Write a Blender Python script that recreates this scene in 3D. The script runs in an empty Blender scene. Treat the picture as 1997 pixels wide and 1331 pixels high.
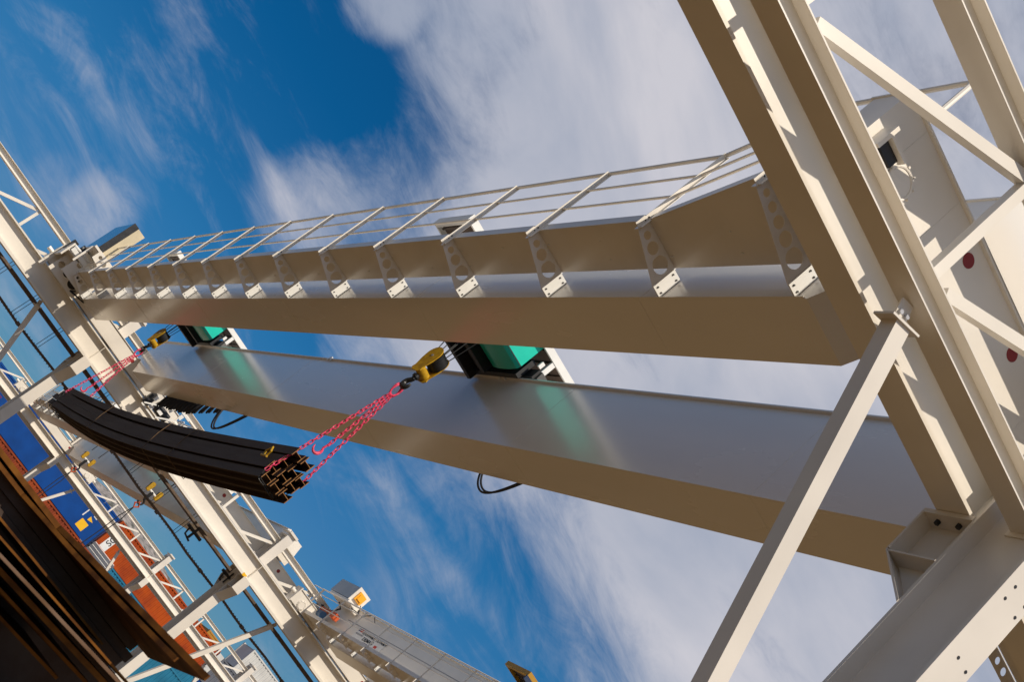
import bpy, math, random
from mathutils import Vector, Matrix
random.seed(7)
S = bpy.context.scene
COL = S.collection
GZ = -2.87            # yard level; the eye is the origin, X runs along the runways, Y across the bays

# ---------------------------------------------------------------- camera
R = ((0.49206004, -0.48708399, 0.72154425), (0.81722298, -0.02721285, -0.57567878), (0.30003919, 0.87293107, 0.38466587))
cam = bpy.data.cameras.new('camera'); co = bpy.data.objects.new('camera', cam); COL.objects.link(co)
right, down, fwd = Vector(R[0]), Vector(R[1]), Vector(R[2])
m = Matrix((right, -down, -fwd)).transposed().to_4x4()
co.matrix_world = m
cam.sensor_fit = 'HORIZONTAL'; cam.sensor_width = 36; cam.lens = 46.242
cam.clip_start = 0.1; cam.clip_end = 5000
cam.dof.use_dof = True; cam.dof.focus_distance = 16; cam.dof.aperture_fstop = 9.0
S.camera = co

# ---------------------------------------------------------------- sky, sun, exposure
SUN_EL = math.radians(48.5)
W = bpy.data.worlds.new('World'); S.world = W; W.use_nodes = True
nt = W.node_tree; nt.nodes.clear()
def N(t, **k):
    n = nt.nodes.new(t)
    for a, b in k.items(): setattr(n, a, b)
    return n
def L(a, b): nt.links.new(a, b)
def M(op, a, b=None, c=None, clamp=False):
    n = N('ShaderNodeMath', operation=op, use_clamp=clamp)
    for i, v in enumerate((a, b, c)):
        if v is None: continue
        if isinstance(v, (int, float)): n.inputs[i].default_value = v
        else: L(v, n.inputs[i])
    return n.outputs[0]
tc = N('ShaderNodeTexCoord'); DIR = tc.outputs['Generated']
sky = N('ShaderNodeTexSky', sky_type='NISHITA', sun_disc=False, sun_elevation=SUN_EL, sun_rotation=math.pi, air_density=1.0, dust_density=0.4, ozone_density=2.5)
tint = N('ShaderNodeMix', data_type='RGBA', blend_type='MULTIPLY'); tint.inputs[0].default_value = 1
L(sky.outputs[0], tint.inputs[6]); 
sz = N('ShaderNodeSeparateXYZ'); L(DIR, sz.inputs[0])
tr = N('ShaderNodeValToRGB'); L(sz.outputs[2], tr.inputs[0]); tr.color_ramp.interpolation = 'LINEAR'
for pos, c in ((.08, (.24, .42, .52)), (.19, (.16, .44, .65)), (.25, (.10, .47, .70)), (.38, (.025, .41, .67)), (.65, (.03, .40, .65))):
    e = tr.color_ramp.elements.new(pos) if pos not in (.08, .65) else tr.color_ramp.elements[0 if pos == .08 else -1]
    e.position = pos; e.color = (*c, 1)
L(tr.outputs[0], tint.inputs[7])
bgs = N('ShaderNodeBackground'); L(tint.outputs[2], bgs.inputs[0]); bgs.inputs[1].default_value = 0.10
def blob(d, r0, r1, w):
    v = Vector(d).normalized()
    dp = N('ShaderNodeVectorMath', operation='DOT_PRODUCT'); L(DIR, dp.inputs[0]); dp.inputs[1].default_value = v
    mr = N('ShaderNodeMapRange', interpolation_type='SMOOTHSTEP'); L(dp.outputs['Value'], mr.inputs[0])
    mr.inputs[1].default_value = math.cos(r1); mr.inputs[2].default_value = math.cos(r0)
    mr.inputs[3].default_value = 0; mr.inputs[4].default_value = w
    return mr.outputs[0]
# cloud banks of the day: (direction, inner angle, outer angle, weight)
BANKS = [((0.1796, 0.8106, 0.5573), 0.055, 0.189, 0.30), ((0.2873, 0.6825, 0.6721), 0.073, 0.189, 0.25), ((0.3663, 0.8097, 0.4585), 0.091, 0.218, 0.25), ((0.5320, 0.7244, 0.4384), 0.091, 0.218, 0.30),
         ((0.5258, 0.6322, 0.5691), 0.073, 0.182, 0.30), ((0.0380, 0.8943, 0.4458), 0.002, 0.040, 0.42), ((0.0713, 0.8724, 0.4835), 0.007, 0.055, 0.22), ((0.1367, 0.9353, 0.3265), 0.007, 0.055, 0.20),
         ((0.1339, 0.9192, 0.3704), 0.007, 0.051, 0.10), ((0.2006, 0.8969, 0.3942), 0.015, 0.080, 0.20), ((0.2578, 0.9141, 0.3130), 0.018, 0.073, 0.30), ((0.3239, 0.8715, 0.3682), 0.022, 0.084, 0.25),
         ((0.0622, 0.9764, 0.2066), 0.002, 0.035, 0.26), ((0.0303, 0.9811, 0.1909), 0.004, 0.029, 0.12), ((0.2588, 0.8805, 0.3971), 0.022, 0.109, 0.15), ((0.0482, 0.9229, 0.3820), 0.022, 0.087, -0.13),
         ((0.3387, 0.9265, 0.1638), 0.029, 0.073, -0.15)]
acc = None
for b in BANKS:
    o = blob(*b); acc = o if acc is None else M('ADD', acc, o)
def dotn(v):
    dp = N('ShaderNodeVectorMath', operation='DOT_PRODUCT'); L(DIR, dp.inputs[0]); dp.inputs[1].default_value = v
    return dp.outputs['Value']
# the big front: everything on one side of a great circle
fr_ = N('ShaderNodeMapRange', interpolation_type='SMOOTHSTEP'); L(dotn((0.2838, -0.4374, 0.8533)), fr_.inputs[0])
fr_.inputs[1].default_value = -.035; fr_.inputs[2].default_value = .115; fr_.inputs[3].default_value = 0; fr_.inputs[4].default_value = .34
acc = M('ADD', acc, fr_.outputs[0])
# long thin streaks: (middle, plane normal, half length, width, weight)
STREAKS = [((0.3983, 0.8839, 0.2451), (0.0494, 0.2462, -0.9680), 0.1021, 0.0123, 0.15),
           ((0.4245, 0.8663, 0.2634), (-0.0636, 0.3187, -0.9457), 0.0935, 0.0189, 0.07),
           ((0.0035, 0.9664, 0.2570), (-0.0978, 0.2561, -0.9617), 0.0779, 0.0189, 0.14),
           ((0.0052, 0.9773, 0.2120), (-0.0846, 0.2116, -0.9737), 0.0824, 0.0213, 0.10),
           ((-0.0213, 0.9427, 0.3329), (-0.1530, 0.3260, -0.9329), 0.0259, 0.0123, 0.16),
           ((0.0256, 0.9535, 0.3003), (0.0989, 0.2965, -0.9499), 0.0659, 0.0160, 0.07),
           ((-0.0263, 0.9679, 0.2498), (-0.0482, 0.2483, -0.9675), 0.0663, 0.0114, 0.07),
           ((0.1602, 0.9396, 0.3026), (-0.2003, 0.3311, -0.9221), 0.0632, 0.0189, 0.06),
           ((0.3844, 0.9015, 0.1989), (-0.0298, 0.2275, -0.9733), 0.0563, 0.0141, 0.06)]
for c_, n_, ln_, wd_, w_ in STREAKS:
    pr = M('DIVIDE', dotn(n_), wd_); g_ = M('POWER', 2.718, M('MULTIPLY', M('MULTIPLY', pr, pr), -1))
    acc = M('ADD', acc, M('MULTIPLY', g_, blob(c_, ln_ * .35, ln_ * 1.25, w_)))
AX = ((.9565, -.2437, -.1936), (.0752, -.4261, .9081), (.3000, .8729, .3847))
def cloudnoise(scale, stretch, detail, rough, dist, off):
    mp = N('ShaderNodeCombineXYZ')
    for k in range(3): L(M('MULTIPLY_ADD', dotn(AX[k]), stretch[k], off[k]), mp.inputs[k])
    nz = N('ShaderNodeTexNoise'); L(mp.outputs[0], nz.inputs[0])
    nz.inputs['Scale'].default_value = scale; nz.inputs['Detail'].default_value = detail
    nz.inputs['Roughness'].default_value = rough; nz.inputs['Distortion'].default_value = dist
    return nz.outputs[0]
n1 = cloudnoise(3.0, (1.1, 2.6, 1.6), 10, .64, .9, (0, 0, 0))
n2 = cloudnoise(11.0, (1.0, 3.2, 1.6), 10, .68, .8, (3, 1, 2))
nn = M('ADD', M('MULTIPLY', n1, 1.0), M('MULTIPLY_ADD', n2, .62, -.31))
dens = N('ShaderNodeMapRange', interpolation_type='SMOOTHSTEP')
L(M('ADD', nn, acc), dens.inputs[0]); dens.inputs[1].default_value = .44; dens.inputs[2].default_value = 1.14
dens.inputs[3].default_value = 0; dens.inputs[4].default_value = .97
n3 = cloudnoise(3.2, (.8, 1.8, 1.2), 6, .55, .4, (7, 3, 1))
cr = N('ShaderNodeValToRGB'); L(n3, cr.inputs[0])
cr.color_ramp.elements[0].position = .35; cr.color_ramp.elements[0].color = (.38, .43, .55, 1)
cr.color_ramp.elements[1].position = .65; cr.color_ramp.elements[1].color = (.68, .67, .73, 1)
bgc = N('ShaderNodeBackground'); L(cr.outputs[0], bgc.inputs[0]); bgc.inputs[1].default_value = 0.9
mx = N('ShaderNodeMixShader'); L(dens.outputs[0], mx.inputs[0]); L(bgs.outputs[0], mx.inputs[1]); L(bgc.outputs[0], mx.inputs[2])
wo = N('ShaderNodeOutputWorld'); L(mx.outputs[0], wo.inputs[0])

sl = bpy.data.lights.new('sun', 'SUN'); sl.energy = 4.25; sl.angle = math.radians(.5); sl.color = (1.0, .89, .74)
so = bpy.data.objects.new('sun', sl); COL.objects.link(so)
sd = Vector((0.0, -math.cos(SUN_EL), math.sin(SUN_EL)))
so.rotation_euler = sd.to_track_quat('Z', 'Y').to_euler(); so.location = sd * 50
S.view_settings.view_transform = 'Standard'; S.view_settings.look = 'None'
S.view_settings.exposure = 0; S.view_settings.gamma = 1
S.cycles.max_bounces = 8; S.cycles.diffuse_bounces = 3; S.cycles.glossy_bounces = 3
S.cycles.use_denoising = True

# ---------------------------------------------------------------- materials
def mat(name, col, rough=.5, metal=0., coat=0., var=.06, vscale=3., bump=.0, bscale=40., col2=None, spec=.5, stretch=None):
    m = bpy.data.materials.new(name); m.use_nodes = True
    t = m.node_tree; b = t.nodes['Principled BSDF']
    b.inputs['Roughness'].default_value = rough; b.inputs['Metallic'].default_value = metal
    b.inputs['Coat Weight'].default_value = coat; b.inputs['Coat Roughness'].default_value = .17
    b.inputs['Specular IOR Level'].default_value = spec
    tcn = t.nodes.new('ShaderNodeTexCoord'); src = tcn.outputs['Object']
    if stretch:
        mp = t.nodes.new('ShaderNodeMapping'); mp.inputs['Scale'].default_value = stretch; t.links.new(src, mp.inputs[0]); src = mp.outputs[0]
    nz = t.nodes.new('ShaderNodeTexNoise'); t.links.new(src, nz.inputs[0]); nz.inputs['Scale'].default_value = vscale; nz.inputs['Detail'].default_value = 6
    rp = t.nodes.new('ShaderNodeValToRGB'); t.links.new(nz.outputs[0], rp.inputs[0])
    c2 = col2 or tuple(min(1, c * (1 - var * 2)) for c in col)
    rp.color_ramp.elements[0].position = .35; rp.color_ramp.elements[0].color = (*c2, 1)
    rp.color_ramp.elements[1].position = .62; rp.color_ramp.elements[1].color = (*col, 1)
    t.links.new(rp.outputs[0], b.inputs['Base Color'])
    mr = t.nodes.new('ShaderNodeMapRange'); t.links.new(nz.outputs[0], mr.inputs[0])
    mr.inputs[3].default_value = max(.02, rough - .06); mr.inputs[4].default_value = rough + .08
    t.links.new(mr.outputs[0], b.inputs['Roughness'])
    if bump:
        n2 = t.nodes.new('ShaderNodeTexNoise'); t.links.new(src, n2.inputs[0]); n2.inputs['Scale'].default_value = bscale
        bp = t.nodes.new('ShaderNodeBump'); bp.inputs['Strength'].default_value = bump; bp.inputs['Distance'].default_value = .01
        t.links.new(n2.outputs[0], bp.inputs['Height']); t.links.new(bp.outputs[0], b.inputs['Normal'])
    return m
PAINT = mat('cream_paint', (.80, .75, .67), .36, coat=.12, var=.05, vscale=1.1, bump=.05, bscale=7)
PAINT2 = mat('cream_paint_column', (.74, .69, .62), .42, coat=.1, var=.055, vscale=1.2, bump=.03, bscale=8)
BRKT = mat('white_bracket_paint', (.86, .85, .85), .4, var=.02, vscale=6)
GLOSS = mat('white_gloss_paint', (.80, .76, .70), .25, coat=.55, var=.03, vscale=.9, bump=.015, bscale=2.5, stretch=(1, .25, 1))
GREYP = mat('grey_paint', (.40, .41, .43), .4, var=.05)
STEEL = mat('galvanised_steel', (.48, .48, .5), .4, metal=.6, var=.1, vscale=20)
DARK = mat('black_painted_iron', (.02, .02, .022), .45, var=.2, vscale=8, bump=.1)
RUBB = mat('black_cable', (.012, .012, .013), .6, var=.1)
BROWN = mat('dull_brown_steel', (.15, .105, .075), .6, var=.2, vscale=8)
GREEN = mat('green_enamel', (.0, .58, .42), .33, coat=.3, var=.04)
YELL = mat('yellow_enamel', (.52, .31, .012), .4, var=.18, vscale=14, col2=(.36, .20, .01))
YELL2 = mat('bright_yellow', (.85, .48, .01), .45, var=.03)
PINK = mat('pink_chain_paint', (.88, .07, .17), .38, var=.15, vscale=30, col2=(.5, .03, .08))
REDP = mat('red_plug', (.28, .012, .012), .5, var=.1)
ORNG = mat('orange_red_paint', (.55, .09, .02), .5, var=.1)
BLUEM = mat('blue_motor', (.03, .10, .22), .45, var=.1)
CREAM = mat('cream_panel', (.62, .53, .36), .6, var=.05)
RUST = mat('dark_rolled_steel', (.070, .050, .040), .72, metal=0, var=.25, vscale=6, bump=.3, bscale=30, col2=(.05, .026, .015), stretch=(1, .15, 1), spec=.25)
RUSTE = mat('rusty_cut_end', (.34, .16, .045), .7, var=.3, vscale=30, col2=(.16, .07, .02))
PLATE = mat('rusty_plate', (.05, .022, .008), .8, spec=.15, var=.3, vscale=4, bump=.4, bscale=25, col2=(.11, .045, .012), stretch=(.3, 1, 1))
PLATEL = mat('pale_mill_scale_plate', (.30, .20, .14), .6, var=.2, vscale=5, col2=(.14, .07, .03), stretch=(.3, 1, 1))
TARP = mat('stained_wire', (.16, .09, .04), .8, var=.3, vscale=20)
EDGE = mat('rust_sunlit_edge', (.20, .078, .014), .85, var=.3, vscale=9, col2=(.07, .026, .008), spec=.1)  # brighter than the plate: sunlight on its front edges painted into the colour
C_BLUE = mat('container_blue', (.001, .056, .27), .62, spec=.2, var=.12, vscale=.8)
C_ORNG = mat('container_rust_orange', (.42, .068, .006), .65, var=.15, vscale=.9, col2=(.28, .04, .008), spec=.2)
C_BRWN = mat('container_red_brown', (.30, .058, .016), .68, spec=.2, var=.2, vscale=.9, col2=(.16, .032, .016))
C_TEAL = mat('container_teal', (.01, .17, .30), .5, var=.12, vscale=.8)
C_GREY = mat('container_grey', (.13, .14, .17), .55, var=.12, vscale=.8)
C_WHIT = mat('container_white', (.62, .62, .60), .5, var=.08, vscale=.8)
WHITEM = mat('white_marking', (.78, .78, .76), .6, var=.04)
REDM = mat('red_marking', (.6, .06, .04), .6, var=.05)
NAVY = mat('navy_marking', (.03, .035, .16), .5, var=.05)
BLACKM = mat('black_marking', (.02, .025, .03), .5, var=.05)
GREYM = mat('grey_marking', (.28, .28, .30), .5, var=.05)
LAMPG = mat('amber_lamp_glass', (.95, .42, .02), .3, var=.02)
GROUND = mat('yard_ground', (.140, .088, .034), .9, var=.15, vscale=.35, bump=.5, bscale=12, col2=(.11, .068, .024))
HILL = mat('grey_rock_scrub', (.30, .27, .26), .9, var=.3, vscale=.6, bump=1, bscale=1.2, col2=(.05, .055, .045))
CONC = mat('concrete', (.35, .34, .32), .85, var=.1)

# ---------------------------------------------------------------- mesh helpers
class MB:
    def __init__(s): s.v = []; s.f = []
    def add(s, vs, fs):
        o = len(s.v); s.v += [tuple(v) for v in vs]; s.f += [tuple(i + o for i in f) for f in fs]; return s
    def box(s, x0, x1, y0, y1, z0, z1):
        return s.add([(x, y, z) for x in (x0, x1) for y in (y0, y1) for z in (z0, z1)],
                     [(0, 1, 3, 2), (4, 6, 7, 5), (0, 4, 5, 1), (2, 3, 7, 6), (0, 2, 6, 4), (1, 5, 7, 3)])
    def bar(s, a, b, w, h, up=(0, 1, 0)):
        a, b = Vector(a), Vector(b); d = (b - a).normalized(); u = Vector(up); u = (u - d * u.dot(d)).normalized(); r = d.cross(u)
        vs = [p + r * (w / 2 * i) + u * (h / 2 * j) for p in (a, b) for i, j in ((-1, -1), (1, -1), (1, 1), (-1, 1))]
        return s.add(vs, [(0, 1, 2, 3)[::-1], (4, 5, 6, 7), (0, 1, 5, 4), (1, 2, 6, 5), (2, 3, 7, 6), (3, 0, 4, 7)])
    def prism(s, pts, ax, c0, c1):
        """polygon pts in the plane normal to axis ax, from c0 to c1"""
        n = len(pts)
        def P(p, c): return (c, p[0], p[1]) if ax == 'x' else (p[0], c, p[1]) if ax == 'y' else (p[0], p[1], c)
        vs = [P(p, c0) for p in pts] + [P(p, c1) for p in pts]
        fs = [tuple(range(n))[::-1], tuple(range(n, 2 * n))] + [(i, (i + 1) % n, n + (i + 1) % n, n + i) for i in range(n)]
        return s.add(vs, fs)
    def tube(s, pts, r, n=8, closed=False, cap=True):
        P = [Vector(p) for p in pts]; k = len(P); vs = []; u = None
        for i in range(k):
            a = P[(i - 1) % k] if (closed or i > 0) else P[0]; b = P[(i + 1) % k] if (closed or i < k - 1) else P[-1]
            d = (b - a).normalized()
            if u is None: u = d.orthogonal().normalized()
            u = (u - d * u.dot(d)).normalized(); w = d.cross(u)
            rr = r[i] if isinstance(r, (list, tuple)) else r
            vs += [P[i] + (u * math.cos(2 * math.pi * j / n) + w * math.sin(2 * math.pi * j / n)) * rr for j in range(n)]
        fs = [(i * n + j, i * n + (j + 1) % n, ((i + 1) % k) * n + (j + 1) % n, ((i + 1) % k) * n + j) for i in range(k if closed else k - 1) for j in range(n)]
        if cap and not closed: fs += [tuple(range(n))[::-1], tuple(range((k - 1) * n, k * n))]
        return s.add(vs, fs)
    def cyl(s, a, b, r, n=20): return s.tube([a, b], r, n)
    def holed(s, quad, holes, t, ax_y, seg=20):
        """plate in the XZ plane at y=ax_y thickness t, quad = 4 (x,z) corners in order, holes in sequence along its length: (u, v, r);
        built as strips round each hole"""
        A, B, C_, D = [Vector((q[0], q[1])) for q in quad]      # A-B lower edge, D-C upper edge
        def P(u, v): return (A.lerp(B, u)).lerp(D.lerp(C_, u), v)
        us = [0.] + [(holes[i][0] + holes[i + 1][0]) / 2 for i in range(len(holes) - 1)] + [1.]
        for i, (hu, hv, r) in enumerate(holes):
            c = P(hu, hv); cell = [P(us[i], 0), P(us[i + 1], 0), P(us[i + 1], 1), P(us[i], 1)]
            out = []; inn = []
            for k in range(seg):
                an = 2 * math.pi * k / seg; d = Vector((math.cos(an), math.sin(an))); best = 1e9
                for e in range(4):
                    p, q = cell[e], cell[(e + 1) % 4]; ed = q - p; den = d.x * ed.y - d.y * ed.x
                    if abs(den) < 1e-9: continue
                    w = p - c; tt = (w.x * ed.y - w.y * ed.x) / den; uu = (w.x * d.y - w.y * d.x) / den
                    if tt > 0 and -1e-6 <= uu <= 1 + 1e-6: best = min(best, tt)
                out.append(c + d * best); inn.append(c + d * min(r, best * .96))
            # put the cell corners in
            for q in cell:
                k = min(range(seg), key=lambda j: (out[j] - q).length); out[k] = q
            vs = [(p.x, y, p.y) for y in (ax_y, ax_y + t) for ring in (out, inn) for p in ring]
            n = seg; fs = []
            for k in range(n):
                j = (k + 1) % n
                fs += [(k, j, n + j, n + k), (2 * n + j, 2 * n + k, 3 * n + k, 3 * n + j), (n + k, n + j, 3 * n + j, 3 * n + k), (j, k, 2 * n + k, 2 * n + j)]
            s.add(vs, fs)
        return s
    def ibeam_x(s, x0, x1, yc, z0, b, h, tf, tw):
        s.box(x0, x1, yc - b / 2, yc + b / 2, z0, z0 + tf); s.box(x0, x1, yc - b / 2, yc + b / 2, z0 + h - tf, z0 + h)
        return s.box(x0, x1, yc - tw / 2, yc + tw / 2, z0 + tf, z0 + h - tf)
    def build(s, name, m, parent=None, off=None, smooth=False):
        me = bpy.data.meshes.new(name); vs = s.v
        if off: vs = [(v[0] - off[0], v[1] - off[1], v[2] - off[2]) for v in vs]
        me.from_pydata(vs, [], s.f); me.materials.append(m)
        import bmesh
        bm = bmesh.new(); bm.from_mesh(me); bmesh.ops.recalc_face_normals(bm, faces=bm.faces); bm.to_mesh(me); bm.free()
        if smooth:
            me.polygons.foreach_set('use_smooth', [True] * len(me.polygons))
            try: me.set_sharp_from_angle(angle=math.radians(35))
            except Exception: pass
        me.update()
        o = bpy.data.objects.new(name, me); COL.objects.link(o)
        if parent: o.parent = parent
        return o
def tag(o, label, cat, group=None):
    o['kind'] = 'thing'
    o['label'] = label; o['category'] = cat
    if group: o['group'] = group
    return o
def thing(name, label, cat, loc=(0, 0, 0), group=None):
    o = bpy.data.objects.new(name, None); COL.objects.link(o); o.location = loc; o.empty_display_size = .2
    return tag(o, label, cat, group)
def part(name, mb, m, root, smooth=False, label=None):
    o = mb.build(name, m, root, off=tuple(root.location), smooth=smooth)
    if label: o['label'] = label
    return o
def sub(name, mb, m, par, root, smooth=False): return mb.build(name, m, par, off=tuple(root.location), smooth=smooth)
def structure(o): o['kind'] = 'structure'; return o
def copy_tree(o, loc=None, label=None, parent=None, linkmap=None):
    c = o.copy(); COL.objects.link(c); c.parent = parent
    if loc is not None: c.location = loc
    if label: c['label'] = label
    for ch in [x for x in bpy.data.objects if x.parent == o]: copy_tree(ch, None, None, c)
    return c
def text_mesh(name, s, size, m, parent, mw, ext=.002, font_scale_x=1.0, label=None):
    cu = bpy.data.curves.new(name, 'FONT'); cu.body = s; cu.size = size; cu.extrude = ext; cu.offset = .012 * size; cu.align_x = 'LEFT'
    t = bpy.data.objects.new(name, cu); COL.objects.link(t)
    dg = bpy.context.evaluated_depsgraph_get(); me = bpy.data.meshes.new_from_object(t.evaluated_get(dg))
    bpy.data.objects.remove(t)
    X, Y, Z, O = [Vector(a) for a in mw]
    for v in me.vertices: v.co = O + X * v.co.x * font_scale_x + Y * v.co.y + Z * v.co.z
    me.materials.clear(); me.materials.append(m)
    o = bpy.data.objects.new(name, me); COL.objects.link(o); o.parent = parent
    if label: o['label'] = label
    return o

# ---------------------------------------------------------------- ground and hill
g = MB(); n = 60
for i in range(1):
    g.add([(-1500, -1500, GZ), (1500, -1500, GZ), (1500, 1500, GZ), (-1500, 1500, GZ)], [(0, 1, 2, 3)])
structure(g.build('ground', GROUND))
h = MB(); nx, ny = 110, 26; vs = []
prof = [(-60, 14), (20, 20), (55, 26.5), (76, 29.5), (90, 29.6), (99, 28.2), (108, 27), (124, 23.5), (150, 19), (190, 14), (260, 7)]
def ph(x):
    for (a, ha), (b, hb) in zip(prof, prof[1:]):
        if a <= x <= b: return ha + (hb - ha) * (x - a) / (b - a)
    return 6
rr = random.Random(3)
for j in range(ny):
    for i in range(nx):
        x = -60 + 320 * i / (nx - 1); y = 250 + 90 * j / (ny - 1)
        t = j / (ny - 1); k = math.sin(min(1, t * 1.6) * math.pi / 2) * (1 if t < .75 else 1 - (t - .75) * 1.5)
        z = GZ + (ph(x) - GZ) * k + rr.uniform(-.6, .6) * (1 if k > .1 else 0)
        vs.append((x, y, z))
h.add(vs, [(j * nx + i, j * nx + i + 1, (j + 1) * nx + i + 1, (j + 1) * nx + i) for j in range(ny - 1) for i in range(nx - 1)])
structure(h.build('hill', HILL, smooth=False))

# ---------------------------------------------------------------- the runway rows
CX0, DX = 5.33, 7.63
ROWN = {0: 'near row', 1: 'middle row', 2: 'far row'}
def xcol(k): return CX0 + DX * k

def column(row, k, yc, side, dz, beamz, lab):
    x = xcol(k)
    t = thing('gantry_column', lab, 'column', (x, yc, GZ), 'gantry columns carrying the runways')
    zt = 6.72 + dz
    sh = MB()
    for sy in (-1, 1): sh.box(x - .145, x + .145, yc + sy * .30 - (.028 if sy > 0 else 0), yc + sy * .30 + (.028 if sy < 0 else 0), GZ + .03, zt)
    sh.box(x - .008, x + .008, yc - .272, yc + .272, GZ + .03, zt)
    shaft = part('shaft', sh, PAINT2, t)
    if row == 0:
        # bolt holes through the flange
        for hx, hz in ((-.06, 4.545), (-.06, 4.435), (.10, 4.435), (.10, 4.54), (-.026, 3.92), (.09, 3.918), (-.06, 3.3), (.09, 3.3)):
            bh = MB(); bh.cyl((x + hx, yc - .3035, hz), (x + hx, yc - .29, hz), .012, 10); sub('bolt_hole', bh, DARK, shaft, t)
    for sd_ in side:
        y0 = yc + sd_ * .30; y1 = yc + sd_ * .75; ym = min(y0, y1); yM = max(y0, y1)
        bz = beamz.get(sd_, 5.0) + dz
        br = MB()
        br.box(x - .15, x + .15, ym, yM, bz - .045, bz - .005)
        br.box(x - .15, x + .15, min(y1, y1 - sd_ * .02), max(y1, y1 - sd_ * .02), bz - .44, bz - .045)
        br.prism([(y0, bz - .045), (y1 - sd_ * .02, bz - .045), (y1 - sd_ * .02, bz - .44), (y0, bz - .86)], 'x', x - .006, x + .006)
        br.box(x - .15, x + .15, ym + .002, yM - .021, bz - .47, bz - .455)
        a = (y0, bz - .86); b = (y1, bz - .44)
        br.prism([a, b, (b[0], b[1] - .02), (a[0], a[1] - .025)], 'x', x - .15, x + .15)
        o = part('bracket', br, PAINT2, t)
        if row == 0:
            for q in (.14, .33):
                bo = MB(); bo.cyl((x - .08, y0 + sd_ * q, bz - .075), (x - .08, y0 + sd_ * q, bz - .045), .022, 6); sub('bolt', bo, DARK, o, t)
    cp = MB(); cp.box(x - .15, x + .15, yc - .22, yc + .22, zt, zt + .10); cp.box(x - .16, x + .17, yc - .31, yc - .24, zt + .10, zt + .17)
    cp.box(x - .20, x + .20, yc - .28, yc + .31, zt + .0995, zt + .12)
    part('cap', cp, PAINT2, t)
    bp = MB(); bp.box(x - .3, x + .3, yc - .5, yc + .5, GZ, GZ + .03); part('base_plate', bp, PAINT2, t)
    return t

def truss(row, k, yc, dz, lab):
    x0, x1 = xcol(k), xcol(k + 1)
    t = thing('bracing_truss', lab, 'truss', ((x0 + x1) / 2, yc, 5.04 + dz), 'bracing trusses between the column heads')
    b = MB(); b.ibeam_x(x0 + .012 + .01, x1 - .022, yc, 5.04 + dz, .21, .19, .012, .008)
    ch = part('bottom_chord', b, PAINT, t)
    for xe_ in (x0 + .009, x1 - .021):
        ep = MB(); ep.box(xe_, xe_ + .012, yc - .13, yc + .13, 5.0 + dz, 5.27 + dz); sub('end_plate', ep, PAINT, ch, t)
    b = MB(); b.ibeam_x(x0 + .012, x1 - .012, yc, 6.34 + dz, .21, .19, .012, .008); part('top_chord', b, PAINT, t)
    pn = DX / 4; w = .085
    for i in range(4):
        xa = x0 + pn * i; xb = xa + pn
        b = MB(); b.bar((xa + .14, yc, 5.29 + dz), (xb - .09, yc, 6.31 + dz), w, w); part('diagonal', b, PAINT, t)
        if i < 3:
            b = MB(); b.bar((xb - .02, yc, 5.232 + dz), (xb - .02, yc, 6.338 + dz), w * .95, w * .95); part('post', b, PAINT, t)
    return t

def runway(row, yb, z0, hh, x0, x1, side, dz, lab, group=None):
    t = thing('runway_beam', lab, 'runway beam', ((x0 + x1) / 2, yb, z0 + dz), group)
    b = MB(); b.ibeam_x(x0, x1, yb, z0 + dz, .30, hh, .03, .013)
    bm_ = part('beam', b, PAINT, t)
    for k in range(-2, 6):
        x = xcol(k)
        if x0 < x < x1:
            st = MB()
            for sy in (-1, 1): st.box(x - .006, x + .006, min(yb + sy * .0065, yb + sy * .14), max(yb + sy * .0065, yb + sy * .14), z0 + dz + .03, z0 + dz + hh - .03)
            sub('stiffener', st, PAINT, bm_, t)
    b = MB(); b.box(x0, x1, yb - .03, yb + .03, z0 + dz + hh, z0 + dz + hh + (.05 if row == 0 else .03)); part('rail', b, STEEL, t)
    return t

def knee(row, k, sgn, yc, dz, lab):
    """brace from low on column k up to the chord 1.83 m away"""
    x = xcol(k); a = Vector((x + sgn * .02, yc, .02 + dz)); bx = x + sgn * 1.83; b = Vector((bx, yc, 4.86 + dz))
    t = thing('knee_brace', lab, 'brace', tuple(b), 'knee braces under the runways')
    m_ = MB(); m_.bar(a, b, .13, .13); tb = part('tube', m_, PAINT2, t)
    d = (b - a).normalized(); r = Vector((d.z, 0, -d.x))
    e = MB(); e.bar(b - d * .002, b + d * .014, .26, .17); part('end_plate', e, PAINT2, t)
    gpl = MB(); gpl.bar(b + d * .014, b + d * .17, .11, .012)
    part('gusset', gpl, PAINT2, t)
    for q in (-.03, .03):
        bo = MB(); p = b + d * .08 + r * q; bo.cyl(p + Vector((0, -.03, 0)), p + Vector((0, .02, 0)), .017, 6); part('bolt', bo, STEEL, t)

Y1, Y2, Y3 = 5.9, 36.5, 66.9
DZ3 = .12
COLN = {-1: 'off to the left', 0: 'first from the left', 1: 'second from the left', 2: 'third from the left', 3: 'fourth from the left'}
column(0, 0, Y1, (1,), 0, {1: 5.0}, 'big near column at the lower right with a box bracket and bolt holes')
column(0, -1, Y1, (1,), 0, {1: 5.0}, 'near column just outside the left of the foreground runway beam')
column(0, 1, Y1, (1,), 0, {1: 5.0}, 'near column beyond the right edge of the picture')
for k in (-1, 0, 1, 2):
    column(1, k, Y2, (-1, 1), 0, {-1: 5.0, 1: 5.16}, ['column of the middle runway beyond the left edge', 'middle runway column behind the far end of the hanging steel load',
           'middle runway column rising between the steel stack and the truss head below the load', 'middle runway column beyond the bottom edge'][k + 1])
for k in (0, 1, 2, 3):
    column(2, k, Y3, (-1,), DZ3, {-1: 5.17}, ['distant runway column at the extreme left before the blue container', 'distant runway column in shade crossing the blue container',
           'distant runway column in front of the orange container', 'distant runway column before the white and grey containers'][k])
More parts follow.
